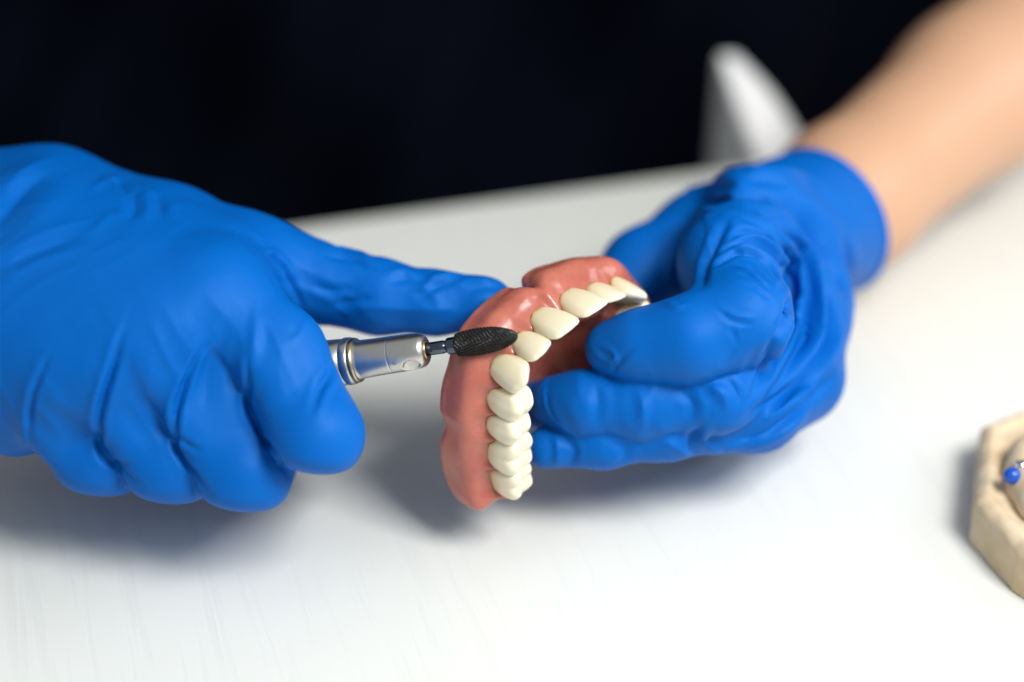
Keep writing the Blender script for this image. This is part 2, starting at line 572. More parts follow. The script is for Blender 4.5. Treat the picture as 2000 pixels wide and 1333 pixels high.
def gum_local(q):
    d, h, u = arch_coords(q)
    au = np.abs(u)
    post = np.clip((au - 10) / 20, 0, 1)
    Hf = 14.2 - 2.4 * post + 0.8 * np.exp(-((au - 10) / 6.0) ** 2)
    Hf = Hf - 2.6 * np.clip((u - 6) / 10, 0, 1) - 4.6 * np.exp(-(u / 1.5) ** 2) - 1.3 * np.exp(-((au - 34) / 3.2) ** 2) - 4.0 * np.clip((au - 45) / 8, 0, 1) ** 2 - 0.5 * np.exp(-((au - 20.5) / 2.5) ** 2)
    fl = 2.4 + 5.6 * post - 0.8 * np.exp(-((au - 34) / 3.6) ** 2) - 0.8 * np.exp(-(u / 2.0) ** 2)
    pap = np.zeros_like(u)
    for gq in GAPS:
        pap += np.exp(-((u - gq) / 1.25) ** 2)
    root = np.zeros_like(u)
    for tu in TU[:3]:
        root += np.exp(-((au - tu) / 2.2) ** 2) * np.where(u > 0, 3.0, 1.0)
    z = np.zeros_like(d)
    a = cap2(d, h, (z + 0.3 + 0.3 * post, -4.5 + (1.5 + 1.1 * post) * pap), (2.0 + fl * 0.5, -Hf * 0.55), 4.0 + 0.45 * post + 0.2 * root, 3.0 + 0.2 * root)
    bq = cap2(d, h, (2.0 + fl * 0.5, -Hf * 0.55), (fl, -Hf), 3.0 + 0.2 * root, 2.3)
    g = smin(a, bq, 4.0)
    g = smin(g, cap2(d, h, (z + 0.3, -4.0), (z - 3.0, -3.8), 3.8, 3.2), 2.0)
    # palate plate
    w = np.clip((-d - 1.5) / 13.5, 0, 1); w = w * w * (3 - 2 * w)
    hp = -3.6 - 11.0 * w
    pl = np.maximum(np.abs(h - hp) * 0.75 - 1.5, d)
    pl = smax(pl, -15.0 - q[:, 0], 2.0)
    g = smin(g, pl, 2.5)
    g = smax(g, -18.5 - q[:, 0] - 0.0 * d + 0.0 * h, 8.0)
    return g


def dent_to_layout(q):
    return q @ DB.T + D0


den = empty('denture', to_world(dent_to_layout(np.array([[-22.0, -25.0, -6.0]]))[0]))
tag(den, 'pink acrylic full upper denture with ivory teeth held between two gloved hands', 'denture')
V, F = nets(gum_local, (-27, -40, -22), (34, 40, 6), 0.42)
V = V + vnormals(V, F) * (0.05 * wave_noise(V, 1.3, 3) + 0.10 * wave_noise(V, 3.5, 4))[:, None]
V = smooth_mesh(V, F, 1)
gum = mk('gum_base', dent_to_layout(V), F, M['gum'], den)


def tooth_fn(kind, w, dp, L):
    def f(q):
        x, y, z = q[:, 0], q[:, 1], q[:, 2]           # along arch, facial, incisal ; gum line near z=0
        zz = np.clip((z + 3.0) / (L + 3.0), 0, 1)
        if kind in ('central', 'lateral', 'canine'):
            hw = w * 0.5 * (0.76 + 0.26 * np.sin(np.clip(zz * 1.25, 0, 1) * np.pi / 2))
            fac = dp * 0.48 - 2.3 * (zz - 0.36) ** 2 - (0.85 if kind != 'canine' else 1.3) * (x / (w * 0.5)) ** 2
            lin = -dp * 0.5 + (dp * 0.66) * zz ** 0.9 - 0.1 * x * x / w
            if kind == 'canine':
                top = L - 0.62 * np.sqrt(x * x + 0.25) + 0.2
            elif kind == 'lateral':
                top = L - 0.10 * np.abs(x) - 0.02 * x * x
            else:
                top = L - 0.022 * x * x
            side = np.abs(x) - hw
            g = smax(y - fac, lin - y, 1.2)
            g = smax(g, side, 3.0)
            g = smax(g, (z - top - 0.35), 2.0)
            # faint developmental grooves
            g = g + 0.07 * np.exp(-((np.abs(x) - w * 0.19) / 0.5) ** 2) * (y > 0) * zz
        else:
            ha = w * 0.5 * (0.76 + 0.26 * np.sin(np.clip(zz * 1.3, 0, 1) * np.pi / 2))
            hb = dp * 0.5 * (0.78 + 0.24 * np.sin(np.clip(zz * 1.7, 0, 1) * np.pi / 2) - 0.20 * zz ** 3)
            n = 3.6
            rr = (np.abs(x / ha) ** n + np.abs(y / hb) ** n) ** (1 / n)
            side = (rr - 1) * np.minimum(ha, hb)
            if kind == 'premolar':
                cusps = [(0, dp * 0.30, 0.5), (0, -dp * 0.27, -0.5)]
            else:
                cusps = [(-w * .23, dp * .29, 0.4), (w * .23, dp * .29, 0.2), (-w * .23, -dp * .27, -0.1), (w * .23, -dp * .27, -0.3)]
            top = np.full(len(q), -9.0)
            for cx, cy, hh in cusps:
                c_ = L + hh - 0.55 * np.sqrt((x - cx) ** 2 + 0.8 * (y - cy) ** 2 + 0.35)
                top = smax(top, c_, 0.5)
            top = top - 0.2 * np.exp(-(y / 0.4) ** 2)
            g = smax(side, (z - top) * 0.8, 1.3)
            if kind == 'molar':
                g = g + 0.22 * np.exp(-(x / 0.7) ** 2) * (y > 0) * zz
            else:
                g = g - 0.3 * np.exp(-(x / 1.1) ** 2) * (y > 0)
        return smax(g, -5.6 - z, 1.5)
    return f


for side in (-1, 1):
    for n_, (kd, t, s, w, dp, L) in enumerate(TEETH):
        f = tooth_fn(kd, w, dp, L)
        v, fc = nets(f, (-w * .5 - 1.2, -dp * .5 - 1.5, -6.6), (w * .5 + 1.2, dp * .5 + 1.5, L + 1.6), 0.26)
        v = smooth_mesh(v, fc, 1)
        i = ((AR - np.array([side * t, s])) ** 2).sum(1).argmin()
        tan = AT[i]; out = np.array([-tan[1], tan[0]])
        X = np.array([tan[1], tan[0], 0]) * side; Y = np.array([out[1], out[0], 0]); Z = np.array([0, 0, 1.0])
        tilt = math.radians({'central': 6, 'lateral': 6, 'canine': 1, 'premolar': -4, 'molar': -7}[kd])
        rz = math.radians(rng.uniform(-4, 4))
        Zt = Z * math.cos(tilt) + Y * math.sin(tilt); Yt = Y * math.cos(tilt) - Z * math.sin(tilt)
        Xr = X * math.cos(rz) + Yt * math.sin(rz); Yr = Yt * math.cos(rz) - X * math.sin(rz)
        base = np.array([s, side * t, 0.0]) + Y * {'central': 2.0, 'lateral': 1.6, 'canine': 1.8, 'premolar': 0.8, 'molar': 0.5}[kd]
        loc = base + v[:, :1] * Xr + v[:, 1:2] * Yr + v[:, 2:] * Zt
        gd = gum_local(loc)
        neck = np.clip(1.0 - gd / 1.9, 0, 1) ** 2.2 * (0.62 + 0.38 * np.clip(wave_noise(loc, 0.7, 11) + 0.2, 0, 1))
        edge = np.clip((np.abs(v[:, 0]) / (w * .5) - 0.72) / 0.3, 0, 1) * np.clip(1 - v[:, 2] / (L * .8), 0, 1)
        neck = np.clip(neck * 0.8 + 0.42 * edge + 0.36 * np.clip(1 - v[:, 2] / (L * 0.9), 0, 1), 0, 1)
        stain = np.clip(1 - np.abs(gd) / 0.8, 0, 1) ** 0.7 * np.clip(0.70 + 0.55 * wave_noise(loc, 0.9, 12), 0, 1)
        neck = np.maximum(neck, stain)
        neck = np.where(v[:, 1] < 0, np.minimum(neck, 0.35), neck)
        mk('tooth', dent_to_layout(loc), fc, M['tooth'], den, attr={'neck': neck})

# ---------------------------------------------------------------- the handpiece and its cutter
HD = np.array([.935, .141, .305]); HD /= np.linalg.norm(HD)
TIP = P(1011, 656, 8.5)
hp = empty('dental_handpiece', to_world(TIP - HD * 90))
tag(hp, 'satin steel dental handpiece gripped by the gloved hand with a black cutter', 'handpiece')


def hpart(name, prof, mat, parent=hp, n=56):
    v, f = lathe(TIP, -HD, prof, n)
    return mk(name, v, f, mat, parent)


# cutter: cross-cut fluted head
nb, na = 150, 180
tt = np.linspace(0, 1, nb); prof = 3.25 * np.sqrt(np.clip(1 - (1 - np.clip(tt / 0.62, 0, 1)) ** 2.0, 0, 1)) * (1 - 0.16 * np.clip((tt - 0.62) / 0.38, 0, 1) ** 1.6)
prof *= np.clip((1.02 - tt) / 0.05, 0, 1) ** 0.5
Lb = 15.3
d_ = -HD; a_ = np.cross(d_, (0, 1, 0)); a_ /= np.linalg.norm(a_); b2 = np.cross(d_, a_)
V = []; F = []
for i in range(nb):
    th_ = np.linspace(0, 2 * np.pi, na, endpoint=False)
    z_ = tt[i] * Lb
    ph1 = (th_ * 26 / (2 * np.pi) + z_ * 0.34 + 0.12 * np.sin(z_ * 2.1 + th_ * 3)) % 1.0
    ph2 = (-th_ * 14 / (2 * np.pi) + z_ * 1.05 + 0.15 * np.sin(th_ * 5 + z_)) % 1.0
    cut = -0.36 * (1 - ph1) ** 1.2 - 0.34 * np.clip(1 - ph2 / 0.38, 0, 1)
    r = np.maximum(prof[i] + cut * min(1, prof[i] / 2.2), 0.02)
    V.append(TIP + d_ * z_ + (np.cos(th_)[:, None] * a_ + np.sin(th_)[:, None] * b2) * r[:, None])
V = np.vstack(V)
for i in range(nb - 1):
    for j in range(na):
        k = (j + 1) % na
        F.append((i * na + j, i * na + k, (i + 1) * na + k, (i + 1) * na + j))
F.append(tuple(range(na))[::-1]); F.append(tuple((nb - 1) * na + j for j in range(na)))
cutter = mk('cutter', V, F, M['carbide'], hp, smooth=False)
hpart('cutter_collar', [(14.9, 1.3), (15.2, 1.95), (15.5, 2.0), (16.9, 2.0), (17.2, 1.9), (17.4, 1.4)], M['shank'], cutter)
hpart('shank', [(17.0, 1.45), (18.2, 1.45), (18.3, 1.55), (24.0, 1.55)], M['shank'], cutter)
# nose
nose_prof = [(22.8, 1.9), (22.55, 2.2), (22.5, 2.6), (22.62, 3.1), (22.95, 3.55), (23.5, 3.9), (24.5, 4.15), (26.0, 4.3), (28.5, 4.38), (31.15, 4.4), (31.25, 4.32), (31.35, 4.4),
             (35, 4.45), (39.2, 4.6), (39.6, 4.8), (40.0, 4.9)]
fine = []
for (t0, r0), (t1, r1) in zip(nose_prof[:-1], nose_prof[1:]):
    k = max(1, int((t1 - t0) / 0.25)) if t1 > t0 else 1
    for q in range(k):
        fine.append((t0 + (t1 - t0) * q / k, r0 + (r1 - r0) * q / k))
fine.append(nose_prof[-1])
v, f = lathe(TIP, -HD, fine, 120)
# the scooped recess low on the front of the nose
ax_t = (v - TIP) @ -HD; rad = v - TIP + HD * ax_t[:, None]
down = np.array([0.10, -0.80, 0.60]); down -= HD * (down @ HD); down /= np.linalg.norm(down)
sidev = np.cross(down, HD)
rl = np.linalg.norm(rad, axis=1)
el = ((ax_t - 26.0) / 2.1) ** 2 + ((rad @ sidev) / 2.0) ** 2
msk = (el < 1) & (rad @ down > 0)
v[msk] -= (rad[msk] / rl[msk][:, None]) * (0.95 * (1 - el[msk]) ** 0.35)[:, None]
nose = mk('nose_cone', v, f, M['steel'], hp)
hpart('bore_ring', [(22.35, 1.75), (22.2, 2.0), (22.3, 2.35), (22.7, 2.4), (23.4, 2.0)], M['brass'], nose)
hpart('bore', [(22.5, 1.8), (22.6, 1.85), (23.4, 1.8)], M['black_hole'], nose)
# pin mark
dn = np.array([0.05, -0.45, 0.89]); dn -= HD * (dn @ HD); dn /= np.linalg.norm(dn)
c0 = TIP - HD * 29.6 + dn * 4.36
v, f = lathe(c0, dn, [(-0.1, 0.42), (0.05, 0.42), (0.06, 0.30), (-0.02, 0.26)], 20, up=(1, 0, 0.1)); mk('pin', v, f, M['dark_ring'], nose)
hpart('collar_ring', [(39.6, 4.6), (39.9, 5.2), (40.3, 5.35), (40.8, 5.35), (41.0, 5.1)], M['brass'], hp)
hpart('grip_collar', [(40.8, 5.0), (41.0, 5.45), (41.3, 5.6), (42.6, 5.7), (43.0, 5.5), (43.1, 5.3)], M['steel'], hp)
hpart('grip_sleeve', [(43.0, 5.2), (43.2, 5.5), (47.0, 5.75), (49.5, 5.9), (50, 5.7), (50.3, 5.7)], M['steel'], hp)
hpart('knurled_ring', [(50.2, 5.6), (50.4, 6.15), (51.2, 6.3), (52.4, 6.3), (53.2, 6.1), (53.4, 5.6)], M['dark_ring'], hp)
hpart('motor_housing', [(53.3, 5.7), (53.6, 6.0), (60, 6.6), (86, 6.8), (87, 6.4), (87.4, 5.0)], M['steel'], hp)

# ---------------------------------------------------------------- the person: body, shirt, gloves
person_at = to_world(P(1050, 250, -330)); person_at[2] = -0.30
per = empty('person', person_at)
tag(per, 'person in dark navy scrubs and blue gloves working at the table', 'person')


def q(px, py, z, r):
    return (P(px, py, z), RP(r, z))


# glove on the hand that holds the handpiece (left in the photo)
def left_hand(p):
    meta = [
        chain(p, [q(-230, 470, -30, 150), q(420, 580, 0, 104)], 4),      # index metacarpal
        chain(p, [q(-230, 540, -22, 150), q(335, 645, 5, 105)], 4),
        chain(p, [q(-230, 600, -18, 150), q(235, 695, 5, 100)], 4),
        chain(p, [q(-230, 650, -18, 140), q(130, 740, 2, 98)], 4),
        chain(p, [q(-260, 420, -45, 140), q(100, 425, -38, 132), q(330, 478, -32, 110), q(500, 520, -27, 88)], 6),   # thumb base
        chain(p, [q(100, 470, -24, 125), q(430, 525, -14, 92)], 6),      # glove stretched over the first web
    ]
    d = meta[0]
    for c in meta[1:]:
        d = smin(d, c, 12)
    th = chain(p, [q(480, 515, -27, 88), q(600, 550, -28, 80), q(740, 580, -26, 72), q(850, 592, -24, 60), q(948, 594, -22, 54)], 3)
    d = smin(d, th, 7)
    idx = chain(p, [q(425, 585, 0, 100), q(545, 690, 8, 86), q(620, 851, 12, 91)], 4)
    idx = flat(idx, p, q(545, 690, 8, 86), q(618, 846, 12, 88), 0.78, 5, (0.3, 0.2, 1))
    idx = smin(idx, chain(p, [q(618, 846, 12, 84), q(625, 840, -20, 70), q(600, 760, -34, 60)], 3), 3)
    idx = flat(idx, p, q(618, 846, 12, 84), q(625, 840, -20, 70), 1.03, 5, (-0.1, -1.0, 0.35))
    mid = chain(p, [q(345, 645, 4, 102), q(415, 790, 9, 88), q(477, 924, 4, 94)], 4)
    mid = flat(mid, p, q(345, 645, 4, 102), q(476, 918, 4, 90), 0.74, 5)
    mid = smin(mid, chain(p, [q(476, 918, 4, 84), q(500, 905, -20, 74), q(490, 800, -34, 66)], 3), 3)
    mid = flat(mid, p, q(476, 918, 4, 84), q(500, 905, -20, 74), 1.03, 5, (-0.1, -1.0, 0.35))
    rin = chain(p, [q(240, 695, 4, 100), q(278, 800, 6, 86), q(333, 909, 0, 91)], 4)
    rin = flat(rin, p, q(240, 695, 4, 100), q(332, 903, 0, 86), 0.74, 5)
    rin = smin(rin, chain(p, [q(332, 903, 0, 84), q(360, 890, -22, 72), q(350, 790, -36, 66)], 3), 3)
    rin = flat(rin, p, q(332, 903, 0, 84), q(360, 890, -22, 72), 1.03, 5, (-0.1, -1.0, 0.35))
    pin = chain(p, [q(135, 740, 0, 96), q(140, 815, 2, 86), q(196, 898, -4, 88)], 4)
    pin = flat(pin, p, q(135, 740, 0, 96), q(195, 892, -4, 84), 0.76, 5)
    pin = smin(pin, chain(p, [q(195, 892, -4, 80), q(220, 880, -24, 66), q(220, 790, -36, 60)], 3), 3)
    pin = flat(pin, p, q(195, 892, -4, 80), q(220, 880, -24, 66), 1.03, 5, (-0.1, -1.0, 0.35))
    heel = chain(p, [q(-230, 690, -25, 150), q(30, 785, -10, 108)], 4)
    d = smin(d, heel, 8)
    fing = smin(smin(smin(idx, mid, 0.9), rin, 0.9), pin, 0.9)
    return smin(d, fing, 6)


lo = P(-160, 1080, 20) - 12; hi = P(1060, 220, 20) + 12
V, F = nets(left_hand, (lo[0], lo[1], -75), (hi[0], hi[1], 34), 0.58)
wob = np.stack([wave_noise(V, 6.0, 41), wave_noise(V, 6.0, 42), wave_noise(V, 6.0, 43)], 1) * 1.2
Q = V + wob
fa = Q @ np.array([.45, -.89, 0.]); fb = Q @ np.array([.89, .45, 0.])
roots = np.maximum.reduce([bell(V, x, y, 12, 15) for x, y in ((470, 700), (350, 740), (220, 760), (100, 780), (400, 640))])
wrist = np.maximum.reduce([bell(V, x, y, 0, 22) for x, y in ((0, 420), (40, 560), (220, 380), (120, 330))])
thumbz = np.maximum.reduce([bell(V, x, y, -14, 13) for x, y in ((620, 530), (720, 560), (820, 560), (930, 570), (660, 500))])
web = bell(V, 540, 540, 0, 12)
dsp = (0.06 * wave_noise(V, 7.0, 21)
       + 0.28 * roots * ridged(np.stack([fa / 17, fb / 4.2, Q[:, 2] / 9], 1), 1)
       + 0.30 * wrist * ridged(np.stack([(Q @ np.array([.8, .6, 0.])) / 15, (Q @ np.array([-.6, .8, 0.])) / 5.5, Q[:, 2] / 10], 1), 2)
       + 0.42 * thumbz * ridged(np.stack([(Q @ np.array([.9, -.43, 0.])) / 8, (Q @ np.array([.43, .9, 0.])) / 4.0, Q[:, 2] / 6], 1), 3)
       + 0.25 * web * ridged(np.stack([(Q @ np.array([.5, -.86, 0.])) / 8, (Q @ np.array([.86, .5, 0.])) / 3.0, Q[:, 2] / 6], 1), 4)
       + 0.0)
V = V + vnormals(V, F) * dsp[:, None]
LF = [
    # creases between the fingers, running up into the back of the hand
    ('S', [(505, 600), (500, 660), (492, 724), (486, 790), (498, 825)], 0.92, 1.36),
    ('R', [(506, 610), (502, 660), (494, 720)], 0.61, 1.17),
    ('G', [(490, 730), (486, 790), (500, 825), (530, 876), (566, 930)], 1.35, 0.96),
    ('S', [(440, 620), (405, 670), (372, 724), (342, 802), (342, 850)], 1.01, 1.44),
    ('G', [(372, 724), (342, 802), (342, 856), (362, 900), (410, 966)], 1.35, 0.96),
    ('R', [(432, 640), (395, 695), (362, 765)], 0.53, 1.17),
    ('S', [(245, 620), (228, 682), (198, 790), (192, 832)], 1.01, 1.44),
    ('G', [(228, 690), (198, 790), (192, 832), (202, 892), (240, 918), (274, 954)], 1.35, 0.96),
    ('S', [(95, 690), (60, 778), (54, 856), (66, 906)], 1.22, 1.36),
    ('G', [(486, 690), (482, 750), (488, 815)], 1.22, 0.80),
    ('G', [(410, 655), (375, 715), (346, 790), (340, 840)], 1.08, 0.80),
    ('G', [(236, 650), (218, 720), (196, 795), (190, 840)], 1.08, 0.80),
    ('G', [(92, 700), (62, 770), (54, 850)], 0.94, 0.80),
    ('G', [(340, 845), (365, 868), (392, 882)], 0.94, 0.72),
    ('G', [(196, 870), (225, 900), (262, 915)], 0.94, 0.72),
    # soft pulls over the fingers
    ('R', [(455, 640), (440, 720), (436, 800)], 0.26, 2.16),
    ('R', [(300, 660), (290, 740), (288, 820)], 0.26, 2.16),
    ('G', [(412, 660), (404, 730), (402, 800)], 0.47, 1.76),
    ('R', [(560, 640), (545, 720), (560, 800)], 0.30, 2.60),
    # web by the thumb
    ('G', [(520, 500), (541, 512), (568, 556), (592, 604)], 0.94, 0.80),
    ('R', [(512, 492), (545, 498), (575, 540)], 0.61, 1.08),
    ('R', [(600, 620), (585, 655), (560, 670)], 0.35, 0.90),
    ('G', [(640, 694), (646, 724), (626, 760), (612, 805)], 0.94, 0.96),
    ('R', [(650, 745), (630, 775), (618, 815)], 0.45, 0.99),
    # wrist and back of the hand
    ('G', [(-20, 450), (20, 395), (50, 362), (90, 335)], 2.00, 4.20),
    ('R', [(-10, 400), (40, 340), (110, 306)], 0.90, 3.00),
    ('G', [(-10, 530), (60, 495), (160, 458)], 0.81, 1.92),
    ('R', [(0, 500), (90, 455), (190, 425)], 0.45, 2.60),
    ('G', [(220, 350), (240, 362), (250, 378)], 1.08, 1.28),
    ('G', [(262, 372), (262, 410), (252, 430)], 0.81, 1.44),
    ('G', [(300, 378), (312, 400), (318, 425)], 0.81, 1.44),
    ('R', [(180, 372), (215, 350), (250, 345)], 0.53, 1.44),
    ('R', [(280, 360), (290, 395), (285, 430)], 0.39, 1.62),
    # thumb
    ('R', [(640, 482), (700, 492), (722, 510)], 0.80, 1.35),
    ('G', [(640, 500), (690, 508), (720, 525)], 0.94, 1.04),
    ('R', [(690, 598), (790, 604), (900, 606)], 0.70, 1.62),
    ('G', [(610, 556), (645, 568), (690, 566)], 0.94, 1.12),
    ('G', [(655, 596), (690, 588), (725, 584)], 0.94, 1.12),
    ('R', [(750, 535), (790, 528), (812, 545)], 0.53, 1.26),
    ('G', [(760, 552), (800, 545), (850, 556)], 0.68, 1.12),
    ('R', [(828, 562), (850, 542), (898, 533)], 0.80, 1.26),
    ('G', [(820, 580), (852, 560), (890, 552)], 0.81, 0.96),
    ('G', [(900, 575), (940, 560), (980, 562)], 0.68, 1.12),
    ('R', [(880, 560), (920, 546), (960, 548)], 0.45, 1.08),
]
V = folds(V, F, LF)
V = smooth_mesh(V, F, 1)
lg = mk('glove', V, F, M['glove'], per)
lg['label'] = 'blue glove closed round the steel handpiece'


# glove on the hand that holds the denture (right in the photo)
WRIST = P(1500, 480, -62); ARM = [q(1588, 440, -88, 128), q(1650, 391, -105, 138), q(1900, 182, -150, 152), q(2250, -110, -215, 190)]
arm_dir = ARM[2][0] - ARM[1][0]; arm_dir /= np.linalg.norm(arm_dir)
HEM = P(1606, 450, -92)


def right_hand(p):
    th = chain(p, [q(1448, 622, -6, 88), q(1425, 515, -26, 92), q(1475, 430, -54, 108)], 5)
    tip = chain(p, [q(1197, 680, -10, 54), q(1260, 676, -7, 67), q(1350, 663, -4, 80), q(1448, 622, -6, 88)], 5)
    mid = chain(p, [q(1086, 784, -18, 51), q(1150, 788, -14, 59), q(1260, 790, -12, 64), q(1400, 768, -12, 74), q(1550, 690, -38, 92)], 5)
    mid = smin(mid, chain(p, [q(1052, 790, -26, 46), q(1200, 800, -28, 54)], 2), 0.8)
    rin = chain(p, [q(1068, 874, -19, 42), q(1180, 864, -17, 47), q(1300, 846, -16, 50), q(1480, 800, -26, 78), q(1555, 740, -42, 92)], 4)
    pin = chain(p, [q(1200, 860, -42, 45), q(1430, 815, -50, 60), q(1540, 720, -58, 85)], 4)
    idx = chain(p, [q(1195, 590, -52, 58), q(1258, 528, -60, 76), q(1380, 475, -70, 100), q(1560, 600, -58, 95)], 6)
    palm = chain(p, [q(1500, 470, -62, 138), q(1555, 620, -48, 98), q(1545, 720, -42, 95)], 6)
    d = smin(palm, th, 5)
    d = smin(d, idx, 6)
    fing = smin(smin(mid, rin, 1.0), pin, 2)
    d = smin(d, fing, 4)
    d = smin(d, smin(tip, th, 5), 1.0)
    cuff = cone(p, P(1545, 450, -74), P(1612, 432, -92), RP(147, -74), RP(147, -92))
    d = smin(d, cuff, 2.5)
    hm = (p - HEM) @ arm_dir
    d = d - 0.9 * np.exp(-((hm + 1.1) / 0.9) ** 2)
    d = smax(d, hm, 1.0)
    return d


lo = P(1000, 960, 15) - 8; hi = P(1760, 270, -100) + 10
V, F = nets(right_hand, (lo[0], lo[1], -130), (hi[0], hi[1], 16), 0.58)
wob = np.stack([wave_noise(V, 5.0, 51), wave_noise(V, 5.0, 52), wave_noise(V, 5.0, 53)], 1) * 1.1
Q = V + wob
cc = P(1335, 610, -10); rel = Q - cc; rad_ = np.hypot(rel[:, 0], rel[:, 1]); ang = np.arctan2(rel[:, 1], rel[:, 0])
sweep = np.clip((rad_ - 13) / 8, 0, 1) * np.clip((ang + 1.6) / 0.6, 0, 1) * (np.abs(ang) < 2.3) * np.clip((44 - rad_) / 8, 0, 1) * (V[:, 0] > P(1385, 0, -10)[0])
joint = bell(V, 1465, 515, -15, 11)
fingers = np.maximum.reduce([bell(V, x, y, -4, 13) for x, y in ((1110, 800), (1200, 830), (1300, 830), (1400, 830), (1120, 880), (1220, 890), (1330, 880))])
dsp = (0.06 * wave_noise(V, 7.0, 31)
       + 0.75 * sweep * ridged(np.stack([rad_ / 3.6, ang * 1.5, Q[:, 2] / 16], 1), 6)
       + 0.42 * joint * ridged(np.stack([rad_ / 1.9, ang * 1.6, Q[:, 2] / 12], 1), 7)
       + 0.34 * fingers * ridged(np.stack([(Q @ np.array([.93, .37, 0.])) / 4.6, (Q @ np.array([-.37, .93, 0.])) / 8, Q[:, 2] / 7], 1), 8)
       + 0.0)
V = V + vnormals(V, F) * dsp[:, None]
RF = [
    # crowded wrinkles over the bent thumb joint
    ('G', [(1391, 523), (1446, 493), (1495, 513), (1527, 552)], 1.58, 0.94),
    ('G', [(1400, 500), (1450, 472), (1500, 490), (1536, 535)], 1.58, 0.94),
    ('G', [(1415, 475), (1465, 452), (1512, 476), (1545, 520)], 1.58, 1.02),
    ('R', [(1400, 512), (1448, 483), (1497, 502), (1532, 545)], 1.23, 0.77),
    ('R', [(1410, 488), (1458, 462), (1506, 483), (1540, 528)], 1.23, 0.77),
    ('G', [(1440, 515), (1470, 525), (1502, 552)], 0.88, 0.59),
    ('G', [(1446, 532), (1472, 545), (1496, 565)], 0.80, 0.59),
    ('R', [(1443, 524), (1470, 535), (1500, 558)], 0.70, 0.51),
    ('G', [(1456, 552), (1480, 566), (1500, 585)], 0.70, 0.59),
    ('R', [(1401, 597), (1431, 617), (1470, 622)], 0.70, 0.59),
    ('G', [(1404, 604), (1432, 626), (1466, 632)], 0.61, 0.68),
    ('G', [(1426, 640), (1434, 655), (1438, 670)], 0.53, 0.59),
    # thumb tip
    ('R', [(1160, 690), (1185, 705), (1212, 700)], 0.61, 0.59),
    ('G', [(1196, 728), (1214, 700), (1240, 680)], 0.70, 0.68),
    ('R', [(1170, 672), (1200, 690), (1205, 720)], 0.53, 0.59),
    ('R', [(1300, 590), (1320, 600), (1340, 596)], 0.70, 0.77),
    # long folds sweeping round the thumb to the fingers
    ('G', [(1440, 418), (1490, 445), (1530, 495), (1548, 557), (1538, 617), (1505, 691), (1462, 780)], 2.81, 1.61),
    ('R', [(1480, 425), (1530, 470), (1562, 540), (1560, 620), (1520, 710), (1480, 780)], 2.28, 1.27),
    ('G', [(1500, 425), (1556, 488), (1584, 557), (1579, 636), (1540, 725), (1500, 775)], 2.28, 1.36),
    ('R', [(1530, 435), (1590, 520), (1602, 600), (1590, 680), (1540, 750)], 1.76, 1.36),
    ('G', [(1594, 518), (1619, 587), (1619, 656), (1584, 716), (1525, 775), (1465, 808)], 2.28, 1.44),
    ('R', [(1630, 600), (1636, 660), (1605, 720), (1545, 785), (1480, 825)], 1.58, 1.36),
    ('G', [(1622, 740), (1565, 800), (1500, 848), (1430, 862)], 2.11, 1.53),
    ('R', [(1600, 770), (1540, 835), (1470, 868)], 1.23, 1.27),
    ('G', [(1420, 432), (1400, 470), (1378, 520), (1372, 560)], 1.76, 1.36),
    ('R', [(1330, 470), (1312, 510), (1300, 560)], 1.40, 1.36),
    # fingers
    ('S', [(1066, 748), (1068, 790), (1084, 820), (1110, 840)], 0.88, 0.85),
    ('G', [(1165, 752), (1168, 790), (1164, 830)], 0.70, 1.19),
    ('R', [(1245, 756), (1256, 800), (1254, 846)], 0.61, 1.10),
    ('G', [(1330, 760), (1352, 790), (1350, 822)], 0.88, 1.27),
    ('R', [(1380, 750), (1410, 772), (1420, 800)], 1.05, 1.19),
    ('G', [(1420, 740), (1440, 765), (1446, 792)], 1.05, 1.19),
    ('G', [(1100, 850), (1120, 880), (1112, 912)], 1.05, 1.02),
    ('R', [(1085, 850), (1090, 885), (1085, 910)], 0.88, 0.85),
    ('G', [(1200, 862), (1222, 880), (1216, 902)], 0.88, 1.19),
    ('R', [(1290, 860), (1320, 874), (1340, 892)], 1.05, 1.10),
    ('G', [(1366, 832), (1352, 860), (1360, 890)], 1.23, 1.10),
    ('R', [(1385, 826), (1378, 858), (1400, 888)], 1.05, 1.02),
    # cuff
    ('G', [(1370, 384), (1446, 374), (1510, 377), (1548, 399), (1580, 440)], 4.50, 3.60),
    ('G', [(1560, 420), (1600, 470), (1640, 530), (1650, 580)], 4.00, 3.60),
    ('R', [(1400, 345), (1500, 333), (1580, 352), (1640, 410)], 1.60, 3.60),
    ('R', [(1540, 440), (1570, 500), (1600, 560)], 1.40, 2.40),
    ('R', [(1600, 400), (1650, 470), (1672, 530)], 1.60, 3.00),
    ('G', [(1440, 350), (1500, 352), (1540, 364)], 1.35, 1.80),
]
V = folds(V, F, RF)
V = smooth_mesh(V, F, 1)
rg = mk('glove', V, F, M['glove'], per)
rg['label'] = 'blue glove holding the denture with thumb inside the palate'


# body: bare forearm, upper arms and trunk in one mesh
def W2L(w):
    return (np.asarray(w, float) - FOC) @ ROT


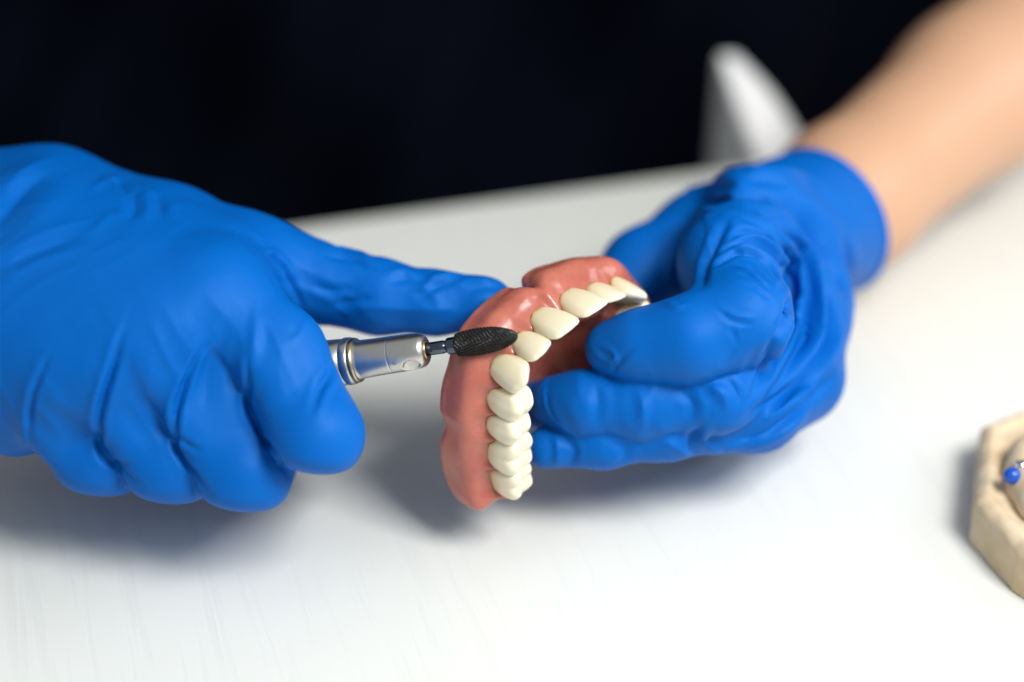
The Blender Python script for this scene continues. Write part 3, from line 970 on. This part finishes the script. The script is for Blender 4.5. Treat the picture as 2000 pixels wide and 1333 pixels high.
def body(p):
    w = p @ ROT.T + FOC
    d = chain(p, ARM, 10)
    el = ARM[-1][0]
    sh = W2L((250, 420, 380))
    d = smin(d, chain(p, [(el, ARM[-1][1]), (W2L((300, 350, 120)), 42), (sh, 50)], 10), 15)
    c = np.array([-30, 400, 0.0])
    rr = np.hypot((w[:, 0] - c[0]) / 230, (w[:, 1] - c[1] - 0.25 * w[:, 0]) / 105)
    tr = (rr - 1) * 100
    tr = smax(tr, np.abs(w[:, 2] - 120) - 300, 40)
    d = smin(d, tr, 25)
    lsh = W2L((-200, 330, 380)); lel = W2L((-330, 230, 80))
    lw = P(-230, 520, -30)
    d = smin(d, chain(p, [(lsh, 50), (lel, 42), (lw, 19)], 12), 20)
    return d


V, F = nets(body, (-420, -420, -800), (420, 420, 60), 5.0, B=4)
skin = mk('body', V, F, M['skin'], per)


def shirt(p):
    w = p @ ROT.T + FOC
    c = np.array([-30, 400, 0.0])
    rr = np.hypot((w[:, 0] - c[0]) / 285, (w[:, 1] - c[1] - 0.25 * w[:, 0]) / 140)
    tr = (rr - 1) * 125
    x = w[:, 0]
    tr = tr + 9 * np.sin(x * 0.045 + w[:, 2] * 0.03 + 0.6) + 6 * np.sin(x * 0.10 - w[:, 2] * 0.045 + 1.0)
    tr = smax(tr, np.abs(w[:, 2] - 120) - 330, 30)
    el = W2L((300, 350, 110)); sh = W2L((250, 420, 380))
    d = smin(tr, chain(p, [(el, 62), (sh, 70)], 10), 25)
    d = smin(d, chain(p, [(W2L((-330, 250, 130)), 58), (W2L((-200, 330, 380)), 68)], 10), 25)
    return d


V, F = nets(shirt, (-460, -460, -860), (460, 460, 60), 6.0, B=4)
mk('scrub_top', V, F, M['shirt'], per)

# ---------------------------------------------------------------- white fold at the far edge
def sheet(rows, thick):
    """grid of layout points -> closed sheet"""
    g = np.asarray(rows, float); n, k = g.shape[:2]
    du = np.gradient(g, axis=0); dv = np.gradient(g, axis=1)
    nn = np.cross(du, dv); nn /= np.linalg.norm(nn, axis=2)[:, :, None]
    a = (g + nn * thick / 2).reshape(-1, 3); b_ = (g - nn * thick / 2).reshape(-1, 3)
    V = np.vstack([a, b_]); F = []; o = n * k
    for i in range(n - 1):
        for j in range(k - 1):
            A = i * k + j
            F.append((A, A + 1, A + k + 1, A + k)); F.append((o + A, o + A + k, o + A + k + 1, o + A + 1))
    for i in range(n - 1):
        A = i * k; F.append((A, A + k, o + A + k, o + A)); A = i * k + k - 1; F.append((A, o + A, o + A + k, A + k))
    for j in range(k - 1):
        F.append((j, o + j, o + j + 1, j + 1)); A = (n - 1) * k + j; F.append((A, A + 1, o + A + 1, o + A))
    return V, F


rid = cr([P(1408, 108, -212), P(1440, 200, -208), P(1500, 350, -203), P(1530, 430, -203)], 8)
rgt = cr([P(1436, 108, -216), P(1512, 190, -214), P(1592, 320, -210), P(1640, 430, -210)], 8)
lft = cr([P(1404, 116, -220), P(1396, 220, -245), P(1386, 340, -252), P(1380, 430, -252)], 8)
rows = []
for a, b_, c in zip(lft, rid, rgt):
    row = [a + (b_ - a) * k for k in np.linspace(0, 1, 6)][:-1] + [b_ + (c - b_) * k for k in np.linspace(0, 1, 6)]
    rows.append(row)
v, f = sheet(rows, 0.8)
cl = mk('folded_cloth', v, f, M['white'])
tag(cl, 'small white fold of cloth between the dark scrubs and the gloved wrist', 'cloth')

# ---------------------------------------------------------------- the stone cast at the right edge
ct = [(1917, 828), (1904, 978), (1990, 1072), (2110, 1150), (2300, 1135), (2330, 880), (2180, 780), (2020, 792)]
top_h = 13.0
cast_o = to_world(on_table(2110, 1000))
castE = empty('dental_cast', (cast_o[0], cast_o[1], 0.0))
tag(castE, 'tan stone dental cast at the right edge of the table', 'dental cast')
poly = [np.array(on_table(x, y, top_h)) @ ROT.T + FOC for x, y in ct]
pg = np.array(poly)[:, :2]


def cast_base(p):
    """rounded prism over the trimmed outline"""
    d = np.full(len(p), 1e9); ins = np.zeros(len(p), bool)
    for i in range(len(pg)):
        a, b_ = pg[i], pg[(i + 1) % len(pg)]
        e_ = b_ - a; w_ = p[:, :2] - a
        t = np.clip(w_ @ e_ / (e_ @ e_), 0, 1)
        d = np.minimum(d, np.linalg.norm(w_ - t[:, None] * e_, axis=1))
        c = ((a[1] > p[:, 1]) != (b_[1] > p[:, 1]))
        xs = a[0] + (p[:, 1] - a[1]) / np.where(abs(e_[1]) < 1e-9, 1e-9, e_[1]) * e_[0]
        ins ^= c & (p[:, 0] < xs)
    d = np.where(ins, -d, d)
    rim = 1.2 * np.clip(1 - np.abs(d + 3.0) / 3.0, 0, 1)                 # slightly raised, worn rim
    return smax(smax(d, p[:, 2] - top_h - rim + 0.35 * wave_noise(p, 4.0, 61), 2.6), -p[:, 2], 0.6) + 0.12 * wave_noise(p, 1.5, 62)


lo_ = pg.min(0); hi_ = pg.max(0)
V, F = nets(cast_base, (lo_[0] - 3, lo_[1] - 3, -1.5), (hi_[0] + 3, hi_[1] + 3, top_h + 4), 0.9)
V[:, 2] = np.maximum(V[:, 2], 0.1)
mk('base', V * .001, F, M['plaster'], castE, world=True)
ctr = (np.array(on_table(2160, 965, top_h)) @ ROT.T + FOC)


def ridge(p):
    a = np.linspace(-0.15 * np.pi, 1.15 * np.pi, 15) + np.pi / 2 - 0.3
    pts = [(ctr + np.array([19 * math.cos(t), 21 * math.sin(t), 2.0]), 5.0) for t in a]
    d = chain(p, pts, 3)
    d = d + 0.8 * wave_noise(p, 2.6, 5) * 0.5
    return smax(d, (top_h - 1.0) - p[:, 2], 1.0)


V, F = nets(ridge, ctr - np.array([32, 34, 4]), ctr + np.array([32, 34, 14]), 0.8)
mk('alveolar_ridge', V * .001, F, M['plaster'], castE, world=True)
bc = np.array(P(1978, 926, 0)); 
bl = (np.array(on_table(1977, 930, top_h + 6.0)) @ ROT.T + FOC)
th_ = [(math.sin(a) * 2.2, math.cos(a) * 2.2) for a in np.linspace(0.01, math.pi - .01, 14)]
v, f = lathe(bl, (0, 0, 1), [(z, r) for r, z in th_], 24)
bead = mk('blue_bead', v * .001, f, M['blue_bead'], castE, world=True)
for dx, dy, dz, r, l in ((3.2, 0.3, -0.5, 2.0, 6.0), (2.4, 2.8, 0.8, 1.5, 3.0)):
    v, f = lathe(bl + np.array([dx, dy, dz]), (1, 0.15, 0.1), [(-1, r * .5), (-.8, r), (l * .5, r), (l * .55, r * .7), (l, r * .7), (l + .3, r * .4)], 20)
    mk('metal_pin', v * .001, f, M['chrome'], castE, world=True)
